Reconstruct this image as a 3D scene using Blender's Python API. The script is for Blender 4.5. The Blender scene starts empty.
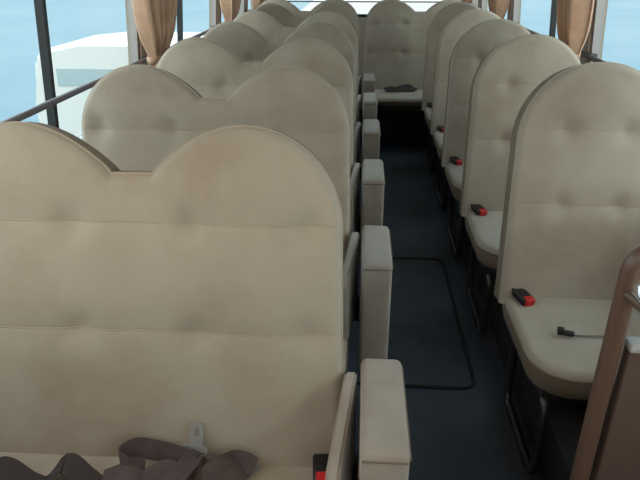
import bpy, bmesh, math, random
import numpy as np
from mathutils import Vector, Matrix

random.seed(7)
R = math.radians
scene = bpy.context.scene
COL = scene.collection

# ------------------------------------------------------------------ camera
F_PX = 600.0
cam_data = bpy.data.cameras.new('camera')
cam_data.sensor_fit = 'HORIZONTAL'
cam_data.sensor_width = 36.0
cam_data.lens = 36.0 * F_PX / 640.0
cam_data.clip_start = 0.02
cam_data.clip_end = 300
cam = bpy.data.objects.new('camera', cam_data)
COL.objects.link(cam)
PITCH = math.atan(280.0 / F_PX)
YAW = math.atan(44.0 / math.hypot(F_PX, 280.0))
cam.location = (0, 0, 1.43)
cam.rotation_euler = (math.pi / 2 - PITCH, 0, YAW)
scene.camera = cam

# ------------------------------------------------------------------ sky
world = bpy.data.worlds.new('sky')
scene.world = world
world.use_nodes = True
wn = world.node_tree
wn.nodes.clear()
w_out = wn.nodes.new('ShaderNodeOutputWorld')
w_bg = wn.nodes.new('ShaderNodeBackground')
w_tc = wn.nodes.new('ShaderNodeTexCoord')
w_sep = wn.nodes.new('ShaderNodeSeparateXYZ')
w_ramp = wn.nodes.new('ShaderNodeValToRGB')
w_map = wn.nodes.new('ShaderNodeMapRange')
wn.links.new(w_tc.outputs['Generated'], w_sep.inputs[0])
w_map.inputs['From Min'].default_value = 1.0
w_map.inputs['From Max'].default_value = -1.0
wn.links.new(w_sep.outputs['Y'], w_map.inputs['Value'])
wn.links.new(w_map.outputs[0], w_ramp.inputs[0])
# cool overcast sky behind and beside the bus, a warm bright sky ahead of it
w_ramp.color_ramp.elements[0].position = 0.35
w_ramp.color_ramp.elements[0].color = (0.84, 0.96, 1.0, 1)
w_ramp.color_ramp.elements[1].position = 0.85
w_ramp.color_ramp.elements[1].color = (1.0, 0.88, 0.72, 1)
wn.links.new(w_ramp.outputs[0], w_bg.inputs['Color'])
w_str = wn.nodes.new('ShaderNodeMapRange')
w_str.inputs['From Min'].default_value = 0.45
w_str.inputs['From Max'].default_value = 0.95
w_str.inputs['To Min'].default_value = 3.7
w_str.inputs['To Max'].default_value = 4.0
wn.links.new(w_map.outputs[0], w_str.inputs['Value'])
wn.links.new(w_str.outputs[0], w_bg.inputs['Strength'])
wn.links.new(w_bg.outputs[0], w_out.inputs[0])

FILL_POS = (-0.45, 0.30)          # added fill lamp, out of view above the front seats
FILL_POWER = 21.0
# ------------------------------------------------------------------ exposure
vs = scene.view_settings
vs.view_transform = 'Standard'
vs.look = 'None'
vs.gamma = 1.0
vs.use_curve_mapping = False
vs.exposure = -0.3
scene.cycles.use_denoising = True
scene.cycles.max_bounces = 14
scene.cycles.diffuse_bounces = 7
scene.cycles.transparent_max_bounces = 16
scene.cycles.sample_clamp_indirect = 8

# ------------------------------------------------------------------ helpers
def tag(o, label=None, cat=None, group=None, kind=None):
    if label: o['label'] = label
    if cat: o['category'] = cat
    if group: o['group'] = group
    if kind: o['kind'] = kind
    return o

def link(name, me, parent=None):
    o = bpy.data.objects.new(name, me)
    COL.objects.link(o)
    if parent: o.parent = parent
    return o

def mesh(name, verts, faces, mats, parent=None, fm=None, smooth=True):
    me = bpy.data.meshes.new(name)
    me.from_pydata([tuple(v) for v in verts], [], faces)
    if not isinstance(mats, (list, tuple)): mats = [mats]
    for m in mats: me.materials.append(m)
    if fm is not None:
        for p, k in zip(me.polygons, fm): p.material_index = k
    for p in me.polygons: p.use_smooth = smooth
    me.update()
    return link(name, me, parent)

def bm_obj(name, bm, mats, parent=None, smooth=True):
    bmesh.ops.recalc_face_normals(bm, faces=bm.faces[:])
    me = bpy.data.meshes.new(name)
    bm.to_mesh(me); bm.free()
    if not isinstance(mats, (list, tuple)): mats = [mats]
    for m in mats: me.materials.append(m)
    if smooth:
        for p in me.polygons: p.use_smooth = True
        try: me.set_sharp_from_angle(angle=R(40))
        except Exception: pass
    return link(name, me, parent)

def empty(name, loc, rz=0.0):
    o = bpy.data.objects.new(name, None)
    o.empty_display_size = 0.05
    COL.objects.link(o)
    o.location = loc
    o.rotation_euler = (0, 0, rz)
    return o

def copy_tree(o, parent=None):
    c = o.copy()
    COL.objects.link(c)
    if parent: c.parent = parent
    for ch in list(o.children): copy_tree(ch, c)
    return c

def add_box(bm, lo, hi, r=0.0, seg=3, mat=None, mi=0):
    g = bmesh.ops.create_cube(bm, size=1.0)
    vs_ = g['verts']
    lo = Vector(lo); hi = Vector(hi)
    c = (lo + hi) / 2; d = hi - lo
    for v in vs_: v.co = Vector((v.co.x * d.x, v.co.y * d.y, v.co.z * d.z)) + c
    geom = set(vs_)
    if r > 0:
        edges = list({e for v in vs_ for e in v.link_edges})
        res = bmesh.ops.bevel(bm, geom=edges, offset=r, segments=seg, profile=0.5, affect='EDGES')
        geom = {v for f in res['faces'] for v in f.verts} | {v for v in vs_ if v.is_valid}
    fs = {f for v in geom for f in v.link_faces}
    for f in fs: f.material_index = mi
    if mat is not None:
        for v in geom: v.co = mat @ v.co
    return list(geom)

def catmull(pts, n=6):
    P = [np.array(p, float) for p in pts]
    P = [2 * P[0] - P[1]] + P + [2 * P[-1] - P[-2]]
    out = []
    for i in range(1, len(P) - 2):
        for k in range(n):
            t = k / n
            a, b, c, d = P[i - 1], P[i], P[i + 1], P[i + 2]
            out.append(0.5 * ((2 * b) + (c - a) * t + (2 * a - 5 * b + 4 * c - d) * t * t + (3 * b - a - 3 * c + d) * t ** 3))
    out.append(P[-2])
    return out

def add_tube(bm, pts, r, n=10, closed=False, cap=True):
    P = [Vector(p) for p in pts]
    m = len(P)
    rings = []
    prev = None
    for i in range(m):
        if closed: t = (P[(i + 1) % m] - P[i - 1])
        else: t = P[min(i + 1, m - 1)] - P[max(i - 1, 0)]
        t.normalize()
        if prev is None:
            a = Vector((0, 0, 1)) if abs(t.z) < 0.9 else Vector((1, 0, 0))
            u = t.cross(a).normalized()
        else:
            u = (prev - t * prev.dot(t)).normalized()
        prev = u
        w = t.cross(u)
        rings.append([bm.verts.new(P[i] + (u * math.cos(2 * math.pi * k / n) + w * math.sin(2 * math.pi * k / n)) * r) for k in range(n)])
    for i in range(m if closed else m - 1):
        A, B = rings[i], rings[(i + 1) % m]
        for k in range(n):
            try: bm.faces.new((A[k], A[(k + 1) % n], B[(k + 1) % n], B[k]))
            except ValueError: pass
    if cap and not closed:
        bm.faces.new(rings[0][::-1]); bm.faces.new(rings[-1])

def add_ribbon(bm, pts, sides, width, thick=0.0016, n=6):
    """webbing: path points + side directions, both splined"""
    P = catmull(pts, n); S = catmull(sides, n)
    rows = []
    m = len(P)
    for i in range(m):
        p = Vector(P[i]); s = Vector(S[i]).normalized()
        t = (Vector(P[min(i + 1, m - 1)]) - Vector(P[max(i - 1, 0)])).normalized()
        s = (s - t * s.dot(t)).normalized()
        nn = t.cross(s)
        a, b = p - s * width / 2, p + s * width / 2
        rows.append([bm.verts.new(a + nn * thick), bm.verts.new(b + nn * thick), bm.verts.new(b - nn * thick), bm.verts.new(a - nn * thick)])
    for i in range(m - 1):
        for k in range(4):
            bm.faces.new((rows[i][k], rows[i][(k + 1) % 4], rows[i + 1][(k + 1) % 4], rows[i + 1][k]))
    bm.faces.new(rows[0][::-1]); bm.faces.new(rows[-1])

def add_prism(bm, poly, axis_map, d0, d1):
    """extrude a 2-D polygon; axis_map(u, v, d) -> point"""
    A = [bm.verts.new(axis_map(u, v, d0)) for u, v in poly]
    B = [bm.verts.new(axis_map(u, v, d1)) for u, v in poly]
    n = len(poly)
    bm.faces.new(A[::-1]); bm.faces.new(B)
    for i in range(n): bm.faces.new((A[i], A[(i + 1) % n], B[(i + 1) % n], B[i]))

def rrect(w, h, r, n=6):
    out = []
    for cx, cy, a0 in ((w / 2 - r, h / 2 - r, 0), (-w / 2 + r, h / 2 - r, 90), (-w / 2 + r, -h / 2 + r, 180), (w / 2 - r, -h / 2 + r, 270)):
        for k in range(n + 1):
            a = R(a0 + 90 * k / n)
            out.append((cx + r * math.cos(a), cy + r * math.sin(a)))
    return out

# ------------------------------------------------------------------ materials
def mat(name, color, rough=0.6, metal=0.0, sheen=0.0, color2=None, nscale=4.0, bump=0.0, bscale=200.0, spec=0.5, coord='Object', contrast=(0.35, 0.65), emission=None):
    m = bpy.data.materials.new(name)
    m.use_nodes = True
    nt = m.node_tree
    b = nt.nodes['Principled BSDF']
    b.inputs['Base Color'].default_value = (*color, 1)
    b.inputs['Roughness'].default_value = rough
    b.inputs['Metallic'].default_value = metal
    b.inputs['Specular IOR Level'].default_value = spec
    if sheen:
        b.inputs['Sheen Weight'].default_value = sheen
        b.inputs['Sheen Roughness'].default_value = 0.5
    tc = nt.nodes.new('ShaderNodeTexCoord')
    oi = nt.nodes.new('ShaderNodeObjectInfo')
    vm = nt.nodes.new('ShaderNodeVectorMath'); vm.operation = 'MULTIPLY_ADD'
    cb = nt.nodes.new('ShaderNodeCombineXYZ')
    for i in range(3): nt.links.new(oi.outputs['Random'], cb.inputs[i])
    nt.links.new(cb.outputs[0], vm.inputs[0])
    vm.inputs[1].default_value = (13, 17, 11)
    nt.links.new(tc.outputs[coord], vm.inputs[2])
    if color2:
        nz = nt.nodes.new('ShaderNodeTexNoise')
        nz.inputs['Scale'].default_value = nscale
        nz.inputs['Detail'].default_value = 5
        nz.inputs['Roughness'].default_value = 0.6
        nt.links.new(vm.outputs[0], nz.inputs['Vector'])
        rp = nt.nodes.new('ShaderNodeValToRGB')
        rp.color_ramp.elements[0].position = contrast[0]
        rp.color_ramp.elements[1].position = contrast[1]
        rp.color_ramp.elements[0].color = (*color, 1)
        rp.color_ramp.elements[1].color = (*color2, 1)
        nt.links.new(nz.outputs[0], rp.inputs[0])
        nt.links.new(rp.outputs[0], b.inputs['Base Color'])
    if bump:
        bz = nt.nodes.new('ShaderNodeTexNoise')
        bz.inputs['Scale'].default_value = bscale
        bz.inputs['Detail'].default_value = 3
        nt.links.new(vm.outputs[0], bz.inputs['Vector'])
        bp = nt.nodes.new('ShaderNodeBump')
        bp.inputs['Strength'].default_value = bump
        bp.inputs['Distance'].default_value = 0.002
        nt.links.new(bz.outputs[0], bp.inputs['Height'])
        nt.links.new(bp.outputs[0], b.inputs['Normal'])
    return m

def glass_mat(name, tint):
    m = bpy.data.materials.new(name)
    m.use_nodes = True
    nt = m.node_tree
    nt.nodes.clear()
    out = nt.nodes.new('ShaderNodeOutputMaterial')
    tr = nt.nodes.new('ShaderNodeBsdfTransparent'); tr.inputs[0].default_value = (*tint, 1)
    gl = nt.nodes.new('ShaderNodeBsdfGlossy'); gl.inputs['Roughness'].default_value = 0.03
    mx = nt.nodes.new('ShaderNodeMixShader'); mx.inputs[0].default_value = 0.03
    nt.links.new(tr.outputs[0], mx.inputs[1]); nt.links.new(gl.outputs[0], mx.inputs[2])
    nt.links.new(mx.outputs[0], out.inputs[0])
    return m

M = {}
M['velour'] = mat('beige_velour', (0.460, 0.422, 0.362), 0.95, sheen=0.3, color2=(0.345, 0.288, 0.232), nscale=3.6, bump=0.35, bscale=380, spec=0.15, contrast=(0.42, 0.76))
M['gusset'] = mat('tan_gusset_cloth', (0.25, 0.195, 0.148), 0.95, sheen=0.12, color2=(0.21, 0.16, 0.12), nscale=6, bump=0.3, bscale=380, spec=0.15)
M['piping'] = mat('pale_piping', (0.46, 0.40, 0.33), 0.9, sheen=0.2, spec=0.2)
M['arm'] = mat('armrest_velour', (0.405, 0.37, 0.335), 0.95, sheen=0.3, color2=(0.34, 0.30, 0.265), nscale=7, bump=0.3, bscale=380, spec=0.15)
M['dark_metal'] = mat('dark_frame_paint', (0.02, 0.02, 0.022), 0.5)
M['leg'] = mat('dark_tube_steel', (0.08, 0.08, 0.085), 0.3, metal=0.8)
M['chrome'] = mat('chrome', (0.75, 0.76, 0.78), 0.22, metal=1.0)
M['steel'] = mat('buckle_steel', (0.55, 0.57, 0.59), 0.3, metal=0.55)
M['black_plastic'] = mat('black_plastic', (0.012, 0.012, 0.014), 0.4)
M['red_plastic'] = mat('red_plastic', (0.62, 0.018, 0.022), 0.4)
M['web_mauve'] = mat('mauve_webbing', (0.105, 0.078, 0.080), 0.8, color2=(0.075, 0.055, 0.058), nscale=30, bump=0.4, bscale=500)
M['web_grey'] = mat('grey_webbing', (0.22, 0.21, 0.20), 0.8)
M['web_black'] = mat('black_webbing', (0.045, 0.035, 0.038), 0.8, bump=0.4, bscale=500)
M['floor'] = mat('navy_vinyl', (0.032, 0.041, 0.060), 0.5, color2=(0.048, 0.059, 0.083), nscale=9, bump=0.3, bscale=120)
M['hatch_seal'] = mat('black_rubber', (0.006, 0.006, 0.007), 0.6)
M['wall'] = mat('grey_beige_trim', (0.45, 0.42, 0.38), 0.7, color2=(0.42, 0.39, 0.35), nscale=3)
M['pillar'] = mat('pillar_trim', (0.36, 0.32, 0.27), 0.6)
M['ceiling'] = mat('pale_headliner', (0.66, 0.64, 0.60), 0.9, bump=0.2, bscale=200)
M['black_frame'] = mat('black_window_stile', (0.010, 0.014, 0.018), 0.45)
M['alu'] = mat('grey_aluminium', (0.38, 0.37, 0.38), 0.4, metal=0.6)
M['rail'] = mat('mauve_grey_rail', (0.17, 0.15, 0.165), 0.45)
M['dark_rail'] = mat('dark_rail', (0.05, 0.05, 0.055), 0.45)
M['curtain'] = mat('apricot_curtain', (0.68, 0.45, 0.32), 0.85, sheen=0.2, color2=(0.58, 0.34, 0.22), nscale=14, bump=0.2, bscale=600)
M['lining'] = mat('tieback_cloth', (0.55, 0.36, 0.25), 0.85, sheen=0.2)
M['pole'] = mat('tan_coated_pole', (0.135, 0.080, 0.060), 0.35)
M['panel'] = mat('brown_partition', (0.115, 0.072, 0.061), 0.6, color2=(0.10, 0.063, 0.054), nscale=8, bump=0.2, bscale=300)
M['cap'] = mat('grey_cap', (0.40, 0.41, 0.42), 0.5)
M['shade_black'] = mat('black_shade_fill', (0.010, 0.010, 0.012), 0.8)
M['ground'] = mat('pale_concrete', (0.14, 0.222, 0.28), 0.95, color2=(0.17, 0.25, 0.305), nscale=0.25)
M['glare_patch'] = mat('pale_glare_patch', (0.33, 0.34, 0.34), 0.95, color2=(0.37, 0.375, 0.375), nscale=0.4)
M['car_white'] = mat('white_car_paint', (0.56, 0.61, 0.635), 0.4)
M['car_glass'] = mat('car_glass', (0.27, 0.38, 0.44), 0.2)
M['tyre'] = mat('tyre', (0.03, 0.03, 0.03), 0.8)
M['red_lens'] = mat('red_lens', (0.5, 0.06, 0.05), 0.3)
M['glass'] = glass_mat('tinted_window_glass', (0.90, 0.965, 0.985))
M['clear_glass'] = glass_mat('clear_window_glass', (0.96, 0.985, 0.985))

M['fill_lens'] = bpy.data.materials.new('warm_fill_lens')
M['fill_lens'].use_nodes = True
_b = M['fill_lens'].node_tree.nodes['Principled BSDF']
_b.inputs['Base Color'].default_value = (0.8, 0.8, 0.8, 1)
_b.inputs['Emission Color'].default_value = (1.0, 0.65, 0.38, 1)
_b.inputs['Emission Strength'].default_value = FILL_POWER

# ------------------------------------------------------------------ bus shell
Y0, Y1 = -1.9, 6.25
ZC = 1.86
Z_SILL, Z_HEAD = 0.80, 1.55
def wx(z): return 1.03 - 0.09 * max(z - 0.9, 0)       # inner face of the side wall, leaning in above the sill
bm = bmesh.new(); add_box(bm, (-1.12, Y0, -0.06), (1.12, Y1 + 0.06, 0.0))
tag(bm_obj('floor', bm, M['floor'], smooth=False), kind='structure')
bm = bmesh.new()
prof = [(-1.02, ZC - 0.10), (-0.93, ZC - 0.03), (-0.8, ZC), (0.8, ZC), (0.93, ZC - 0.03), (1.02, ZC - 0.10), (1.09, ZC - 0.06), (0.97, ZC + 0.05), (-0.97, ZC + 0.05), (-1.09, ZC - 0.06)]
add_prism(bm, prof, lambda u, v, d: (u, d, v), Y0 - 0.05, Y1 + 0.06)
tag(bm_obj('ceiling', bm, M['ceiling']), kind='structure')

PILLARS = {-1: [(-1.9, -1.72), (-0.34, -0.22), (1.24, 1.34), (2.80, 2.90), (4.40, 4.50), (5.48, 5.58), (6.15, 6.25)],
           1: [(-1.9, -1.72), (-0.30, -0.18), (1.28, 1.39), (2.85, 2.96), (4.40, 4.51), (5.60, 5.70), (6.15, 6.25)]}
def side_wall(sg, name):
    bm = bmesh.new()
    def quad_prism(z0, z1, y0, y1, t=0.06, mi=0, inset=0.0):
        p = [(wx(z0) - inset, z0), (wx(z1) - inset, z1), (wx(z1) + t, z1), (wx(z0) + t, z0)]
        nf = len(bm.faces)
        add_prism(bm, p, lambda u, v, d: (sg * u, d, v), y0, y1)
        bm.faces.ensure_lookup_table()
        for f in bm.faces[nf:]: f.material_index = mi
    quad_prism(0.0, Z_SILL, Y0, Y1)
    quad_prism(Z_HEAD, ZC - 0.06, Y0, Y1)
    for a, b in PILLARS[sg]:
        quad_prism(Z_SILL, Z_HEAD, a, b, mi=1, inset=0.005)
    return tag(bm_obj(name, bm, [M['wall'], M['pillar']], smooth=False), kind='structure')
side_wall(-1, 'wall_left'); side_wall(1, 'wall_right')

bm = bmesh.new()
RW0, RW1, RX = 0.925, 1.58, 0.86
for lo, hi in (((-1.1, Y1, 0), (1.1, Y1 + 0.06, RW0)), ((-1.1, Y1, RW1), (1.1, Y1 + 0.06, ZC)),
               ((-1.1, Y1, RW0), (-RX, Y1 + 0.06, RW1)), ((RX, Y1, RW0), (1.1, Y1 + 0.06, RW1))):
    add_box(bm, lo, hi)
tag(bm_obj('wall_rear', bm, M['wall'], smooth=False), kind='structure')
bm = bmesh.new()
for lo, hi in (((-1.1, Y0 - 0.06, 0), (1.1, Y0, 1.0)), ((-1.1, Y0 - 0.06, 1.72), (1.1, Y0, ZC)),
               ((-1.1, Y0 - 0.06, 1.0), (-0.95, Y0, 1.72)), ((0.95, Y0 - 0.06, 1.0), (1.1, Y0, 1.72))):
    add_box(bm, lo, hi)
tag(bm_obj('wall_front', bm, M['wall'], smooth=False), kind='structure')

wi = 0
def side_window(sg, ya, yb, first):
    global wi
    wi += 1
    # grey rubber/aluminium frame round the opening
    bm = bmesh.new()
    def strip(z0, z1, y0, y1, dx0, dx1):
        p = [(wx(z0) + dx0, z0), (wx(z1) + dx0, z1), (wx(z1) + dx1, z1), (wx(z0) + dx1, z0)]
        add_prism(bm, p, lambda u, v, d: (sg * u, d, v), y0, y1)
    e = 0.022
    strip(Z_SILL, Z_SILL + e, ya, yb, 0.005, 0.04); strip(Z_HEAD - e, Z_HEAD, ya, yb, 0.005, 0.04)
    strip(Z_SILL + e, Z_HEAD - e, ya, ya + e, 0.005, 0.04); strip(Z_SILL + e, Z_HEAD - e, yb - e, yb, 0.005, 0.04)
    o = tag(bm_obj('window_%d' % wi, bm, M['alu'], smooth=False), kind='structure')
    ym = (ya + yb) / 2 + (-0.10 if sg < 0 else -0.16)
    for a, b, off in ((ya + e, ym, 0.024), (ym, yb - e, 0.030)):
        bm = bmesh.new(); strip(Z_SILL + e, Z_HEAD - e, a, b, off, off + 0.004)
        bm_obj('glass_pane', bm, M['glass'], o, smooth=False)
    if yb - ya > 0.8:
        bm = bmesh.new(); strip(Z_SILL + e, Z_HEAD - e, ym - 0.011, ym + 0.011, 0.012, 0.040)
        bm_obj('sliding_stile', bm, M['black_frame'], o, smooth=False)
for sg in (-1, 1):
    for i in range(len(PILLARS[sg]) - 1):
        side_window(sg, PILLARS[sg][i][1], PILLARS[sg][i + 1][0], i)
def end_window(y, x, z0, z1, m):
    global wi
    wi += 1
    bm = bmesh.new(); e = 0.025
    for lo, hi in (((-x, y, z0), (x, y + 0.05, z0 + e)), ((-x, y, z1 - e), (x, y + 0.05, z1)), ((-x, y, z0 + e), (-x + e, y + 0.05, z1 - e)), ((x - e, y, z0 + e), (x, y + 0.05, z1 - e))):
        add_box(bm, lo, hi)
    o = tag(bm_obj('window_%d' % wi, bm, M['black_frame'], smooth=False), kind='structure')
    bm = bmesh.new(); add_box(bm, (-x + e, y + 0.02, z0 + e), (x - e, y + 0.025, z1 - e))
    bm_obj('glass_pane', bm, m, o, smooth=False)
end_window(Y1 + 0.005, RX, RW0, RW1, M['clear_glass'])
end_window(Y0 - 0.055, 0.95, 1.0, 1.72, M['clear_glass'])

# unseen panel added to shade the lower part of the first double seat
bm = bmesh.new(); add_box(bm, (-1.03, 0.22, 0.0), (-0.06, 0.25, 1.0), 0.006)
tag(bm_obj('added_shade_panel', bm, M['panel']), kind='structure')
# warm fill lamp added on the ceiling to brighten the seat tops
lamp = tag(empty('added_fill_lamp', (FILL_POS[0], FILL_POS[1], ZC)), kind='structure')
bm = bmesh.new(); add_box(bm, (-0.09, -0.28, -0.022), (0.09, 0.28, 0.0), 0.006)
bm_obj('fill_base', bm, M['cap'], lamp)
bm = bmesh.new(); add_box(bm, (-0.07, -0.25, -0.040), (0.07, 0.25, -0.020), 0.008)
bm_obj('fill_lens', bm, M['fill_lens'], lamp)
# ------------------------------------------------------------------ seat shapes
BETA = R(11)
def top_double(x, H=0.717):
    a = abs(x)
    if a < 0.043: return H - 0.097
    if a < 0.230:
        s = (a - 0.043) / 0.187
        return H - 0.097 + 0.097 * math.sin(math.pi / 2 * s) ** 0.84
    s = min((a - 0.230) / 0.194, 1.0)
    return H - 0.2 * (1 - math.sqrt(max(1 - s * s, 0)))
def top_single(x, H=0.724, w=0.232):
    s = min(abs(x) / w, 1.0)
    return H - 0.235 * (1 - (max(1 - s ** 2.1, 0)) ** 0.52)

def backrest(name, w, top, D, tuft_x, parent, mats, drop=0.0, flare=0.012):
    """upholstered back: x across, v up the recline, depth d towards the front"""
    # columns, denser towards the edges
    n = 96
    xs = [w * math.sin(math.pi / 2 * (-1 + 2 * i / n)) for i in range(n + 1)]
    if w > 0.4:
        xs = sorted(set([round(x, 5) for x in xs] + [0.0] + [sg * q for sg in (-1, 1) for q in (0.043, 0.045, 0.048, 0.053, 0.06)]))
    vmin = -0.05
    # outline polyline for distances (left edge, top, right edge)
    ol = []
    for k in range(40): ol.append((-w, vmin + (top(-w) - vmin) * k / 40))
    for k in range(400):
        x = w * math.sin(math.pi / 2 * (-1 + 2 * k / 399)); ol.append((x, top(x)))
    for k in range(40): ol.append((w, top(w) - (top(w) - vmin) * (k + 1) / 40))
    ol = np.array(ol)
    A, B = ol[:-1], ol[1:]
    AB = B - A; L2 = (AB ** 2).sum(1) + 1e-12
    def dist(x, v):
        p = np.array([x, v])
        t = np.clip(((p - A) * AB).sum(1) / L2, 0, 1)
        return float(np.sqrt((((A + AB * t[:, None]) - p) ** 2).sum(1).min()))
    V, Fc, Fm = [], [], []
    sb, cb = math.sin(BETA), math.cos(BETA)
    def P(x, v, d):
        fl = 1 + flare / w * max(0.0, 1 - v / 0.5)
        return (x * fl, v * sb - d * cb, v * cb + d * sb)
    r = 0.020
    def depth(x, v):
        ds = dist(x, v)
        k = 1 - min(ds / r, 1.0)
        d = D - r * (1 - math.sqrt(max(1 - k * k, 0)))
        inner = min(ds / 0.12, 1.0); inner = inner * inner * (3 - 2 * inner)
        d += 0.014 * inner * (1 - 0.5 * abs(v - 0.27) / 0.5)
        for sv in SEAMS:
            q = (v - sv)
            d -= 0.0018 * math.exp(-(q / 0.005) ** 2) * min(ds / 0.04, 1)
            d -= 0.004 * math.exp(-(q / 0.03) ** 2) * min(ds / 0.08, 1)
            for tx in tuft_x:
                d -= 0.016 * math.exp(-((x - tx) ** 2 + q * q) / 0.032 ** 2)
        if w > 0.4:    # slight valley down the middle
            d -= 0.008 * math.exp(-(x / 0.06) ** 2)
        return d
    SEAMS = (0.290, 0.524)
    ncol = len(xs)
    ks = list(np.linspace(vmin, SEAMS[1] + 0.03, 30)) + [sv + q for sv in SEAMS for q in (-0.014, -0.009, -0.006, -0.004, -0.002, 0, 0.002, 0.004, 0.006, 0.009, 0.014) ]
    ks = sorted(ks); VK = [(k - vmin) / (SEAMS[1] + 0.03 - vmin) for k in ks]
    NB = len(ks) - 1; nr = NB + 22
    def vrow(x, j):
        # rows: evenly spaced low down, packed around the two seams and towards the top edge
        T_ = top(x)
        base = min(SEAMS[1] + 0.03, T_ - 0.04)
        if j <= NB: return vmin + (base - vmin) * VK[j]
        return base + (T_ - base) * (1 - (1 - (j - NB) / (nr - NB)) ** 1.7)
    fidx = [[0] * (nr + 1) for _ in range(ncol)]
    for i, x in enumerate(xs):
        for j in range(nr + 1):
            v = vrow(x, j)
            fidx[i][j] = len(V); V.append(P(x, v, depth(x, v)))
    nrb = 24
    bidx = [[0] * (nrb + 1) for _ in range(ncol)]
    for i, x in enumerate(xs):
        for j in range(nrb + 1):
            v = vmin + (top(x) - vmin) * (1 - (1 - j / nrb) ** 1.6)
            ds = dist(x, v); k = 1 - min(ds / 0.018, 1.0)
            bidx[i][j] = len(V); V.append(P(x, v, 0.018 * (1 - math.sqrt(max(1 - k * k, 0)))))
    for i in range(ncol - 1):
        for j in range(nr):
            Fc.append((fidx[i][j], fidx[i + 1][j], fidx[i + 1][j + 1], fidx[i][j + 1])); Fm.append(0)
        for j in range(nrb):
            Fc.append((bidx[i][j], bidx[i][j + 1], bidx[i + 1][j + 1], bidx[i + 1][j])); Fm.append(1)
    # gusset: boundary loops joined
    fl = [fidx[0][j] for j in range(nr + 1)] + [fidx[i][nr] for i in range(1, ncol)] + [fidx[-1][j] for j in range(nr - 1, -1, -1)]
    cols = [(0, vrow(xs[0], j)) for j in range(nr + 1)] + [(i, top(xs[i])) for i in range(1, ncol)] + [(ncol - 1, vrow(xs[-1], j)) for j in range(nr - 1, -1, -1)]
    bl = []
    for (i, v) in cols:
        bl.append(len(V)); V.append(P(xs[i], v, 0.018))
    for k in range(len(fl) - 1):
        Fc.append((fl[k], fl[k + 1], bl[k + 1], bl[k])); Fm.append(1)
    base_f = [fidx[i][0] for i in range(ncol)]
    base_b = [bidx[i][0] for i in range(ncol)]
    for i in range(ncol - 1):
        Fc.append((base_f[i], base_b[i], base_b[i + 1], base_f[i + 1])); Fm.append(1)
    o = mesh(name, V, Fc, mats, parent, Fm)
    bmx = bmesh.new(); bmx.from_mesh(o.data)
    bmesh.ops.recalc_face_normals(bmx, faces=bmx.faces[:])
    bmx.to_mesh(o.data); bmx.free()
    for p in o.data.polygons: p.use_smooth = True
    o.data.set_sharp_from_angle(angle=R(55))
    # piping along the front edge
    pts = []
    last = None
    for (i, v), k in zip(cols, fl):
        p = Vector(P(xs[i], v, D - r + 0.001))
        if last is None or (p - last).length > 0.006: pts.append(p); last = p
    bm = bmesh.new(); add_tube(bm, pts, 0.0035, n=6)
    bm_obj('piping', bm, M['piping'], o)
    for sv in SEAMS:
        xe = w - 0.012 if sv < 0.5 else min(w - 0.012, max(x for x in xs if top(x) > sv + 0.012))
        pts = [P(x, sv, depth(x, sv) + 0.0006) for x in np.linspace(-xe, xe, 60)]
        bm = bmesh.new(); add_tube(bm, pts, 0.0016, n=6)
        bm_obj('stitched_seam', bm, M['piping'], o)
    o.location = (0, D * 1.0, 0.42)
    return o

def cushion(name, w, y_front, y_back, z_top, th, mats, parent, seam=None, rc=0.11):
    """seat cushion, rounded front corners; local y forward is negative"""
    V, Fc, Fm = [], [], []
    N = 72
    def outline(inset):
        x1 = w - inset; yf = y_front + inset; yb = y_back - min(inset, 0.01)
        r_f = max(rc - inset, 0.01); r_b = 0.03
        pts = []
        for cx, cy, a0, r in ((x1 - r_b, yb - r_b, 0, r_b), (-x1 + r_b, yb - r_b, 90, r_b), (-x1 + r_f, yf + r_f, 180, r_f), (x1 - r_f, yf + r_f, 270, r_f)):
            for k in range(N // 4):
                a = R(a0 + 90 * k / (N // 4 - 1)); pts.append((cx + r * math.cos(a), cy + r * math.sin(a)))
        return pts
    rings = []
    re = 0.028
    def ring(inset, z):
        pts = outline(inset)
        idx = []
        for x, y in pts: idx.append(len(V)); V.append([x, y, z])
        rings.append(idx)
    ring(0.030, z_top - th); ring(0.012, z_top - th + 0.004); ring(0.004, z_top - th * 0.6); ring(0.0, z_top - re - 0.002)
    n_side = len(rings)
    for k in range(0, 7):
        a = math.pi / 2 * k / 6
        ring(re * (1 - math.cos(a)), z_top - re + re * math.sin(a))
    base = outline(re)
    cy = (y_front + y_back) / 2
    for k in range(1, 16):
        t = 1 - k / 16.0
        idx = []
        for x, y in base:
            px, py = x * t, cy + (y - cy) * t
            u = 1 - t * t
            z = z_top + 0.012 * u
            if seam is not None: z -= 0.005 * math.exp(-((py - seam) / 0.007) ** 2) * min(1, u * 3)
            idx.append(len(V)); V.append([px, py, z])
        rings.append(idx)
    n = len(rings[0])
    for q in range(len(rings) - 1):
        A_, B_ = rings[q], rings[q + 1]
        for k in range(n):
            Fc.append((A_[k], A_[(k + 1) % n], B_[(k + 1) % n], B_[k])); Fm.append(1 if q < n_side - 1 else 0)
    c = len(V); V.append([0, cy, z_top + 0.012])
    for k in range(n): Fc.append((rings[-1][k], rings[-1][(k + 1) % n], c)); Fm.append(0)
    Fc.append(tuple(rings[0][::-1])); Fm.append(1)
    o = mesh(name, V, Fc, mats, parent, Fm)
    bm = bmesh.new()
    pts = [(x, y, z_top - re + 0.001) for x, y in outline(-0.001)]
    cl = []
    for p in pts:
        if not cl or (Vector(p) - Vector(cl[-1])).length > 0.008: cl.append(p)
    add_tube(bm, cl, 0.003, n=6, closed=True)
    bm_obj('piping', bm, M['gusset'], o)
    return o

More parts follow.
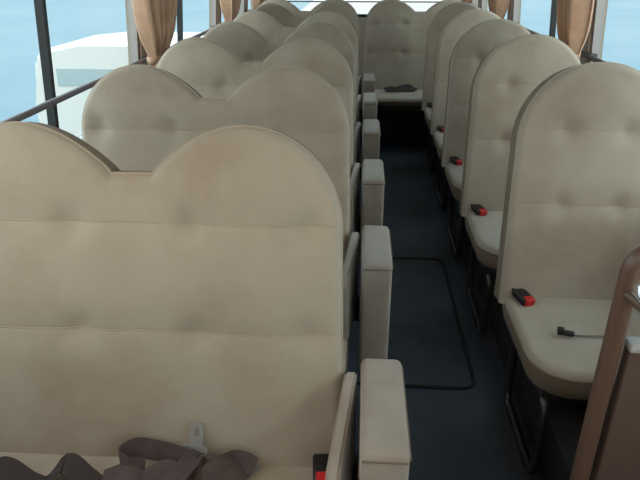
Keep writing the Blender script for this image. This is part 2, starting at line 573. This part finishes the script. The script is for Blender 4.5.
def buckle(parent, loc, rot, s=1.0):
    bm = bmesh.new()
    mt = Matrix.Translation(loc) @ Matrix.Rotation(rot[2], 4, 'Z') @ Matrix.Rotation(rot[0], 4, 'X') @ Matrix.Rotation(rot[1], 4, 'Y')
    add_box(bm, (-0.023, -0.034, -0.013), (0.023, 0.034, 0.013), 0.007, mat=mt)
    add_box(bm, (-0.018, 0.03, -0.007), (0.018, 0.075, 0.007), 0.003, mat=mt)
    o = bm_obj('buckle', bm, M['black_plastic'], parent)
    bm = bmesh.new()
    add_box(bm, (-0.017, -0.040, -0.010), (0.017, -0.012, 0.0150), 0.004, mat=mt)
    tag(bm_obj('release_button', bm, M['red_plastic'], o), 'red release button')
    return o

def frame_and_legs(t, w, y_front, y_back, wall_side, z_under):
    bm = bmesh.new()
    add_box(bm, (-w + 0.04, y_front + 0.05, z_under - 0.045), (w - 0.04, y_back - 0.02, z_under + 0.004), 0.006)
    bm_obj('seat_frame', bm, M['dark_metal'], t)
    for sx in ((-1, 1) if wall_side < 0 else (-1,)):      # single seats are carried by the wall on the other side
        bm = bmesh.new()
        x = sx * (w - 0.050)
        yf, yb = y_front + 0.03, y_back - 0.08
        zt = z_under - 0.03
        pts = []
        rr = 0.05
        for cy, cz, a0 in ((yf + rr, 0.014 + rr, 180), (yb - rr, 0.014 + rr, 270), (yb - rr, zt - rr, 0), (yf + rr, zt - rr, 90)):
            for k in range(7):
                a = R(a0 + 90 * k / 6); pts.append((x, cy + rr * math.cos(a), cz + rr * math.sin(a)))
        add_tube(bm, pts, 0.0135, n=10, closed=True)
        bm_obj('leg', bm, M['leg'], t)

def armrest_set(t, x0, y_b, y_f):
    """padded aisle armrest and the thin slanted bolster beside it (x0 = inner face of the armrest)"""
    bm = bmesh.new()
    add_box(bm, (x0, y_f, 0.27), (x0 + 0.087, y_b, 0.648), 0.014, 4)
    for v in bm.verts:                       # the pad is fuller at mid height and at the top face
        s = (v.co.z - 0.27) / 0.378
        if v.co.x > x0 + 0.04: v.co.x += 0.008 * math.sin(math.pi * min(max(s, 0), 1))
        else: v.co.x -= 0.004 * math.sin(math.pi * min(max(s, 0), 1))
    bmesh.ops.subdivide_edges(bm, edges=[e for e in bm.edges if e.calc_length() > 0.2], cuts=6, use_grid_fill=True)
    for v in bm.verts:
        s = (v.co.z - 0.27) / 0.378
        k = math.sin(math.pi * min(max(s, 0), 1)) ** 0.7
        if v.co.y < y_f + 0.03: v.co.y -= 0.006 * k
    a = bm_obj('armrest', bm, M['arm'], t)
    bm = bmesh.new()
    zz = 0.632
    loop = [(x0 + 0.003, y_f - 0.002, zz), (x0 + 0.0845, y_f - 0.002, zz)]
    add_tube(bm, loop, 0.002, n=6)
    add_tube(bm, [(x0 + 0.089, y_f + 0.006, zz), (x0 + 0.089, y_b - 0.01, zz)], 0.002, n=6)
    bm_obj('seam', bm, M['gusset'], a)
    bm = bmesh.new()
    add_box(bm, (x0 - 0.03, y_b - 0.09, 0.33), (x0 + 0.004, y_b - 0.03, 0.40), 0.004)
    bm_obj('hinge_bracket', bm, M['dark_metal'], a)
    bm = bmesh.new()                         # slanted thin bolster, yawed a little
    poly = [(0.0, 0.640), (-0.03, 0.645), (-0.24, 0.605), (-0.265, 0.58), (-0.275, 0.38), (-0.02, 0.36), (0.0, 0.38)]
    def am(u, v, d):
        return (x0 - 0.020 + d + u * 0.115 , y_b - 0.045 + u, v)
    add_prism(bm, poly, am, -0.013, 0.013)
    bmesh.ops.bevel(bm, geom=bm.edges[:], offset=0.005, segments=2, affect='EDGES')
    bm_obj('side_bolster', bm, M['arm'], t)

# ------------------------------------------------------------------ left double seats
S = 0.722
LX = -0.454
mats = [M['velour'], M['gusset']]
def double_seat(name, arm=True, cush=0.44, buckle_x=(0.398,), th=0.115):
    t = empty(name, (0, 0, 0))
    backrest('backrest', 0.424, top_double, 0.080, (-0.36, -0.125, 0.125, 0.36), t, mats)
    cushion('cushion', 0.435, -cush, 0.06, 0.42, th, mats, t)
    frame_and_legs(t, 0.43, -cush, 0.06, -1, 0.42 - th)
    for bx in buckle_x: buckle(t, (bx, -0.030, 0.440), (R(10), 0, R(5)))
    if arm: armrest_set(t, 0.472, 0.098, -0.190)
    return t
L_LABELS = [
    'beige velour double seat nearest the camera, mauve belts crumpled on its cushion',
    'beige two-hump double seat directly behind the nearest one, the second of the left column',
    'beige double seat third from the camera in the left column',
    'beige double seat fourth from the camera in the left column',
    'beige double seat fifth from the camera in the left column',
    'beige double seat sixth from the camera, last with an armrest at the aisle',
]
proto = double_seat('double_seat')
for i in range(6):
    o = proto if i == 0 else copy_tree(proto)
    o.location = (LX, 0.985 + S * i, 0)
    tag(o, L_LABELS[i], 'bus seat', 'double seats along the left windows')
rear = double_seat('rear_seat', arm=False, cush=0.33, buckle_x=(), th=0.065)
rear.location = (0.478, 5.215, 0); rear.scale = (1.06, 1, 1)
tag(rear, 'rear double seat facing down the aisle, dark belts lying on its cushion', 'bus seat', 'rear row double seats')
rear_l = copy_tree(rear)
rear_l.location = (-0.478, 5.215, 0)
tag(rear_l, 'rear double seat in the left corner, only its hump tops showing under the rear window', 'bus seat', 'rear row double seats')

# ------------------------------------------------------------------ right single seats
def single_seat(name):
    t = empty(name, (0, 0, 0))
    backrest('backrest', 0.232, top_single, 0.115, (-0.09, 0.09), t, mats, flare=0.010)
    cushion('cushion', 0.230, -0.405, 0.06, 0.42, 0.10, mats, t, seam=-0.235, rc=0.125)
    frame_and_legs(t, 0.228, -0.405, 0.06, 1, 0.32)
    buckle(t, (-0.180, -0.030, 0.437), (R(8), R(6), R(22)))
    return t
R_LABELS = [
    'beige single seat nearest the camera in the right column, black belt tongue on its cushion',
    'beige single seat second from the camera on the right of the aisle',
    'beige single seat third from the camera on the right of the aisle',
    'beige single seat fourth from the camera on the right of the aisle',
    'beige single seat fifth from the camera, last before the rear row on the right',
]
ps = single_seat('single_seat')
RY = [1.76, 2.51, 3.22, 3.90, 4.60]
RX_ = [0.728, 0.714, 0.712, 0.716, 0.720]
for i in range(5):
    o = ps if i == 0 else copy_tree(ps)
    o.location = (RX_[i], RY[i], 0)
    tag(o, R_LABELS[i], 'bus seat', 'single seats along the right windows')

# ------------------------------------------------------------------ near-black panel for the shade under the rear bench
bm = bmesh.new(); add_box(bm, (-0.98, 5.0, 0.0), (0.98, 5.04, 0.295))
tag(bm_obj('shade_fill_1', bm, M['shade_black'], smooth=False), kind='structure')

# low black box standing in for the shade under the single seats
bm = bmesh.new(); add_box(bm, (0.585, 1.12, 0.0), (1.025, 4.98, 0.20), 0.01)
tag(bm_obj('shade_fill_2', bm, M['shade_black']), kind='structure')

# ------------------------------------------------------------------ floor hatches
def hatch(name, x0, x1, y0, y1, label):
    w, h = x1 - x0, y1 - y0
    cx, cy = (x0 + x1) / 2, (y0 + y1) / 2
    t = empty(name, (cx, cy, 0))
    bm = bmesh.new()
    add_prism(bm, rrect(w - 0.02, h - 0.02, 0.04), lambda u, v, d: (u, v, d), 0.0005, 0.004)
    bm_obj('lid', bm, M['floor'], t, smooth=False)
    bm = bmesh.new()
    add_tube(bm, [(u, v, 0.004) for u, v in rrect(w, h, 0.05)], 0.007, n=8, closed=True)
    bm_obj('rubber_seal', bm, M['hatch_seal'], t)
    return tag(t, label, 'hatch')
hatch('floor_hatch', -0.05, 0.455, 1.80, 2.85, 'dark floor hatch with black rubber seal set in the aisle')

# ------------------------------------------------------------------ seat belts
bm = bmesh.new()
a, z = (0, 1, 0.15), (0, 0.35, 0.95)
add_ribbon(bm, [(-0.337, 0.957, 0.462), (-0.342, 0.925, 0.466), (-0.358, 0.885, 0.468), (-0.385, 0.82, 0.450)], [(1, 0, 0)] * 4, 0.046)
add_ribbon(bm, [(-0.435, 0.925, 0.450), (-0.470, 0.920, 0.456), (-0.490, 0.940, 0.462), (-0.465, 0.966, 0.465), (-0.41, 0.962, 0.463), (-0.36, 0.950, 0.460), (-0.33, 0.945, 0.455)], [z] * 7, 0.046)
add_ribbon(bm, [(-0.52, 0.90, 0.437), (-0.47, 0.905, 0.455), (-0.43, 0.89, 0.444), (-0.385, 0.915, 0.455), (-0.33, 0.89, 0.442), (-0.28, 0.925, 0.452), (-0.22, 0.94, 0.444)], [a, a, (0.1, 1, 0.3), (0.2, 1, 0.5), a, (0.2, 1, 0.4), a], 0.05)
add_ribbon(bm, [(-0.315, 0.95, 0.452), (-0.28, 0.940, 0.450), (-0.25, 0.955, 0.455), (-0.225, 0.950, 0.456), (-0.205, 0.94, 0.452)], [(0.1, 0.8, 0.7), (0.2, 0.6, 0.8), (0, 0.4, 0.95), (0, 0.5, 0.9), (0, 0.8, 0.6)], 0.044)
belt = tag(bm_obj('seat_belt', bm, M['web_mauve']), 'crumpled mauve seat belt with a chrome tongue on the nearest double seat', 'seat belt', 'belts on the nearest bench')
# chrome tongue, leaning against the backrest
def add_frame(bm, mt, cx, cz, w, h, r, hole, th):
    o_ = rrect(w, h, r); ins = rrect(hole[0], hole[1], min(hole) * 0.45)
    n = len(o_)
    for d in (0, 1):
        pass
    vs4 = []
    for (ring, dd) in ((o_, 0), (o_, th), (ins, th), (ins, 0)):
        ox = hole[2] if ring is ins else 0
        vs4.append([bm.verts.new(mt @ Vector((cx + u, -dd, cz + v + ox))) for u, v in ring])
    for q in range(4):
        A_, B_ = vs4[q], vs4[(q + 1) % 4]
        for k in range(n): bm.faces.new((A_[k], A_[(k + 1) % n], B_[(k + 1) % n], B_[k]))
mt = Matrix.Translation((-0.337, 0.962, 0.455)) @ Matrix.Rotation(R(-14), 4, 'X') @ Matrix.Rotation(R(3), 4, 'Y')
bm = bmesh.new()
add_frame(bm, mt, 0, 0.012, 0.058, 0.030, 0.011, (0.044, 0.008, -0.004), 0.004)
add_frame(bm, mt, 0.004, 0.052, 0.028, 0.054, 0.006, (0.011, 0.020, 0.006), 0.003)
tag(bm_obj('tongue', bm, M['steel'], belt), 'chrome belt tongue')
bm = bmesh.new()
add_ribbon(bm, [(-0.86, 0.87, 0.436), (-0.79, 0.87, 0.438), (-0.735, 0.895, 0.462), (-0.67, 0.88, 0.436), (-0.635, 0.875, 0.438), (-0.598, 0.905, 0.472), (-0.555, 0.89, 0.455), (-0.525, 0.88, 0.437)],
           [a, a, a, a, a, (0.1, 1, 0.1), (0.3, 1, 0), a], 0.055)
tag(bm_obj('seat_belt', bm, M['web_black']), 'dark belt strap arching in two humps on the nearest bench by the window', 'seat belt', 'belts on the nearest bench')

bm = bmesh.new()
add_ribbon(bm, [(0.648, 1.520, 0.433), (0.69, 1.518, 0.4345), (0.76, 1.522, 0.434), (0.86, 1.520, 0.432)], [(0, 0.15, 1), (0, 0.6, 0.8), (0, 1, 0.3), (0, 1, 0)], 0.006)
o = tag(bm_obj('seat_belt', bm, M['web_grey']), 'thin grey belt with black tongue lying across the nearest single seat cushion', 'seat belt')
bm = bmesh.new()
mt = Matrix.Translation((0.622, 1.522, 0.442)) @ Matrix.Rotation(R(-14), 4, 'Z')
add_box(bm, (-0.014, -0.010, -0.008), (0.022, 0.008, 0.005), 0.004, mat=mt)
add_box(bm, (-0.026, -0.012, -0.008), (-0.006, 0.010, 0.013), 0.005, mat=mt)
bm_obj('tongue', bm, M['black_plastic'], o)

bm = bmesh.new()
add_ribbon(bm, [(0.20, 5.10, 0.447), (0.26, 5.12, 0.45), (0.31, 5.14, 0.450), (0.36, 5.16, 0.452), (0.40, 5.17, 0.462), (0.44, 5.15, 0.450), (0.47, 5.13, 0.448)], [(0, 1, 0.3), (0, 1, 0.6), (0, 1, 0.3), (0, 0.7, 0.7), (0, 0.8, 0.6), (0, 1, 0.2), (0, 1, 0)], 0.06)
add_ribbon(bm, [(0.27, 5.06, 0.45), (0.33, 5.10, 0.458), (0.39, 5.12, 0.446), (0.45, 5.09, 0.442)], [(0.3, 1, 0.2), (0.3, 1, 0.4), (0.2, 1, 0.2), (0, 1, 0)], 0.05)
tag(bm_obj('seat_belt', bm, M['web_black']), 'dark belt bundled on the rear seat cushion at the aisle end', 'seat belt')

# ------------------------------------------------------------------ window guard rails
def guard_rail(sg, z, m, label):
    t = empty('guard_rail', (sg * 0.995, 2.2, z))
    bm = bmesh.new(); add_tube(bm, [(0, y, 0) for y in (-2.2, -0.5, 1.5, 3.9)], 0.011, n=10)
    bm_obj('bar', bm, m, t)
    for y in (-2.1, -0.89, 0.62, 2.10, 3.55):
        bm = bmesh.new(); add_box(bm, (min(0, sg * 0.04), y - 0.02, -0.012), (max(0, sg * 0.04), y + 0.02, 0.012), 0.003)
        bm_obj('bracket', bm, m, t)
    return tag(t, label, 'rail')
guard_rail(-1, 1.012, M['rail'], 'thin mauve-grey guard rail running across the left windows')
guard_rail(1, 1.045, M['dark_rail'], 'dark guard rail running across the right windows')
bm = bmesh.new(); add_tube(bm, [(-0.85, 6.235, 1.065), (0.85, 6.235, 1.065)], 0.006, n=8)
tag(bm_obj('guard_rail', bm, M['rail']), 'thin bar across the rear window behind the last seats', 'rail')

# ------------------------------------------------------------------ curtains
def curtain(sg, y0, y1, yt, z_tie, label, ph=0.0):
    """gathered drape: full width at the top, pulled together at a tieback"""
    t = empty('curtain', (sg * 0.925, yt, z_tie))
    V, Fc = [], []
    nu, nv = 90, 40
    z_top = 1.72
    for j in range(nv + 1):
        s = j / nv
        zz = z_top + (z_tie - 0.10 - z_top) * s
        k = (z_top - zz) / (z_top - z_tie)
        if k <= 1: g = 1 - 0.66 * max(0.0, (k - 0.55) / 0.45) ** 2.0
        else: g = 0.34 + 0.25 * min((k - 1) * 3, 1)
        for i in range(nu + 1):
            u = i / nu
            yy = (y0 + (y1 - y0) * u)
            yy = yt + (yy - yt) * g
            am = 0.034 * (0.75 + 0.35 * g) * (1 + 0.35 * math.sin(9 * u + ph))
            dx = am * math.sin(2 * math.pi * 7.5 * u + 1.2 * math.sin(5 * u + ph) + 0.25 * k) - 0.006 * math.sin(14 * u + 3 * k)
            if k > 0.8: dx *= 1 - 0.35 * math.exp(-((k - 1) / 0.09) ** 2)
            V.append((dx + sg * (wx(zz) - wx(z_tie)), yy - yt, zz - z_tie))
    for j in range(nv):
        for i in range(nu):
            q = j * (nu + 1) + i
            Fc.append((q, q + 1, q + nu + 2, q + nu + 1))
    o = mesh('drape', V, Fc, M['curtain'], t)
    md = o.modifiers.new('cloth_thickness', 'SOLIDIFY'); md.thickness = 0.003
    bm = bmesh.new()
    hw = 0.38 * (y1 - y0) / 2 + 0.008
    off = (y0 + y1) / 2 - yt
    pts = [(0.040 * math.cos(q), hw * math.sin(q) + off * 0.3, 0.012 * math.sin(q + 0.6)) for q in [2 * math.pi * k / 28 for k in range(28)]]
    n = len(pts)
    A_ = [bm.verts.new((x, y, z_ + 0.016)) for x, y, z_ in pts]; B_ = [bm.verts.new((x * 1.08, y * 1.03, z_)) for x, y, z_ in pts]; C_ = [bm.verts.new((x, y, z_ - 0.016)) for x, y, z_ in pts]
    for k in range(n):
        bm.faces.new((A_[k], A_[(k + 1) % n], B_[(k + 1) % n], B_[k])); bm.faces.new((B_[k], B_[(k + 1) % n], C_[(k + 1) % n], C_[k]))
    tb = bm_obj('tieback', bm, M['lining'], t)
    md = tb.modifiers.new('cloth_thickness', 'SOLIDIFY'); md.thickness = 0.003
    return tag(t, label, 'curtain', 'curtains tied back at the pillars')
curtain(-1, 2.56, 2.97, 2.78, 1.035, 'apricot curtain gathered at the nearest left pillar, above the second double seat', 0.3)
curtain(-1, 4.20, 4.70, 4.42, 1.035, 'apricot curtain at the second left window pillar from the camera', 1.1)
curtain(-1, 5.36, 5.98, 5.62, 1.035, 'apricot curtain farthest back on the left side', 2.0)
curtain(1, 2.71, 2.96, 2.83, 1.050, 'apricot curtain gathered at the nearest right pillar, behind the nearest single seat', 0.8)
curtain(1, 4.26, 4.68, 4.45, 1.050, 'apricot curtain at the second right pillar, above the third and fourth single seats', 1.7)
curtain(1, 5.60, 6.05, 5.80, 1.050, 'apricot curtain farthest back on the right side', 2.6)

# ------------------------------------------------------------------ entrance rail and partition
t = empty('stanchion_rail', (0.500, 1.0, 0.0))
bm = bmesh.new()
pts = [(0, 0, 0.0), (0, 0, 0.45), (0, 0, 0.88), (0, 0, 0.915)]
for k in range(1, 9):
    q = R(90 * k / 8); pts.append((0.06 - 0.06 * math.cos(q), -0.005 * k / 8, 0.915 + 0.055 * math.sin(q)))
pts += [(0.20, -0.01, 0.972), (0.46, -0.02, 0.972)]
add_tube(bm, pts, 0.0185, n=16)
bm_obj('pole', bm, M['pole'], t)
bm = bmesh.new()
add_tube(bm, [(0.0, -0.005, 0.875), (0.02, -0.08, 0.873), (0.03, -0.20, 0.87), (0.03, -0.42, 0.87)], 0.0125, n=12)
bm_obj('side_rail', bm, M['pole'], t)
bm = bmesh.new()
add_box(bm, (-0.004, -0.12, 0.884), (0.034, -0.005, 0.892), 0.003)
tag(bm_obj('bracket', bm, M['chrome'], t), 'chrome bracket')
tag(t, 'brown coated grab rail standing by the nearest single seat at the right edge', 'rail')
t = empty('partition_panel', (0.76, 1.0, 0.0))
bm = bmesh.new(); add_box(bm, (-0.232, -0.015, 0.0), (0.225, 0.015, 0.752), 0.004)
bm_obj('board', bm, M['panel'], t)
bm = bmesh.new(); add_box(bm, (-0.234, -0.020, 0.750), (0.227, 0.020, 0.766), 0.005)
tag(bm_obj('edge_cap', bm, M['cap'], t), 'grey top edge')
tag(t, 'brown partition panel with a grey top edge beside the grab rail', 'partition')

# ------------------------------------------------------------------ outside
bm = bmesh.new(); add_box(bm, (-90, -60, -1.05), (90, 130, -0.95))
tag(bm_obj('ground', bm, M['ground'], smooth=False), kind='structure')
bm = bmesh.new(); add_box(bm, (-3.2, 22, -0.96), (5.2, 60, -0.94))  # pale ground patch added for the white glare in the rear window
tag(bm_obj('glare_patch', bm, M['glare_patch'], smooth=False), kind='structure')

def parked_van(loc, rz, label):
    t = empty('parked_van', loc, rz)
    K = 0.915
    bm = bmesh.new()
    prof = [(0.0, 0.28), (0.0, 0.95), (0.05, 1.50), (0.14, 1.63), (0.6, 1.68), (2.3, 1.68), (2.9, 1.58), (3.35, 1.02), (3.75, 0.88), (3.85, 0.60), (3.8, 0.28)]
    add_prism(bm, prof, lambda u, v, d: (d * (1 - 0.10 * max(0, v - 0.95)), u, v * K), -0.78, 0.78)
    bmesh.ops.bevel(bm, geom=bm.edges[:], offset=0.045, segments=3, affect='EDGES')
    bm_obj('body', bm, M['car_white'], t)
    for sx in (-1, 1):
        for (ya, yb) in ((0.30, 0.95), (1.05, 1.75), (1.85, 2.75)):
            bm = bmesh.new()
            p = [(ya, 1.22), (ya, 1.42), (yb - (0.12 if yb > 2 else 0), 1.42), (yb + (0.1 if yb > 2 else 0), 1.22)]
            def am(u, v, d): return (sx * (0.78 * (1 - 0.10 * (v - 0.95)) + d), u, v * K)
            add_prism(bm, p, am, -0.02, 0.006)
            bm_obj('side_window', bm, M['car_glass'], t, smooth=False)
        for yy in (0.75, 3.10):
            bm = bmesh.new()
            add_tube(bm, [(sx * 0.64, yy, 0.29), (sx * 0.795, yy, 0.29)], 0.29, n=28)
            bm_obj('wheel', bm, M['tyre'], t)
    bm = bmesh.new(); add_box(bm, (-0.62, -0.012, 1.0), (0.62, 0.05, 1.34), 0.012)
    bm_obj('rear_window', bm, M['car_glass'], t)
    bm = bmesh.new(); add_box(bm, (-0.79, -0.07, 0.28), (0.79, 0.12, 0.48), 0.03)
    bm_obj('bumper', bm, M['car_white'], t)
    return tag(t, label, 'van')
parked_van((-3.64, 7.30, -0.95), R(-90), 'pale silver van parked outside, seen through the nearest left window')
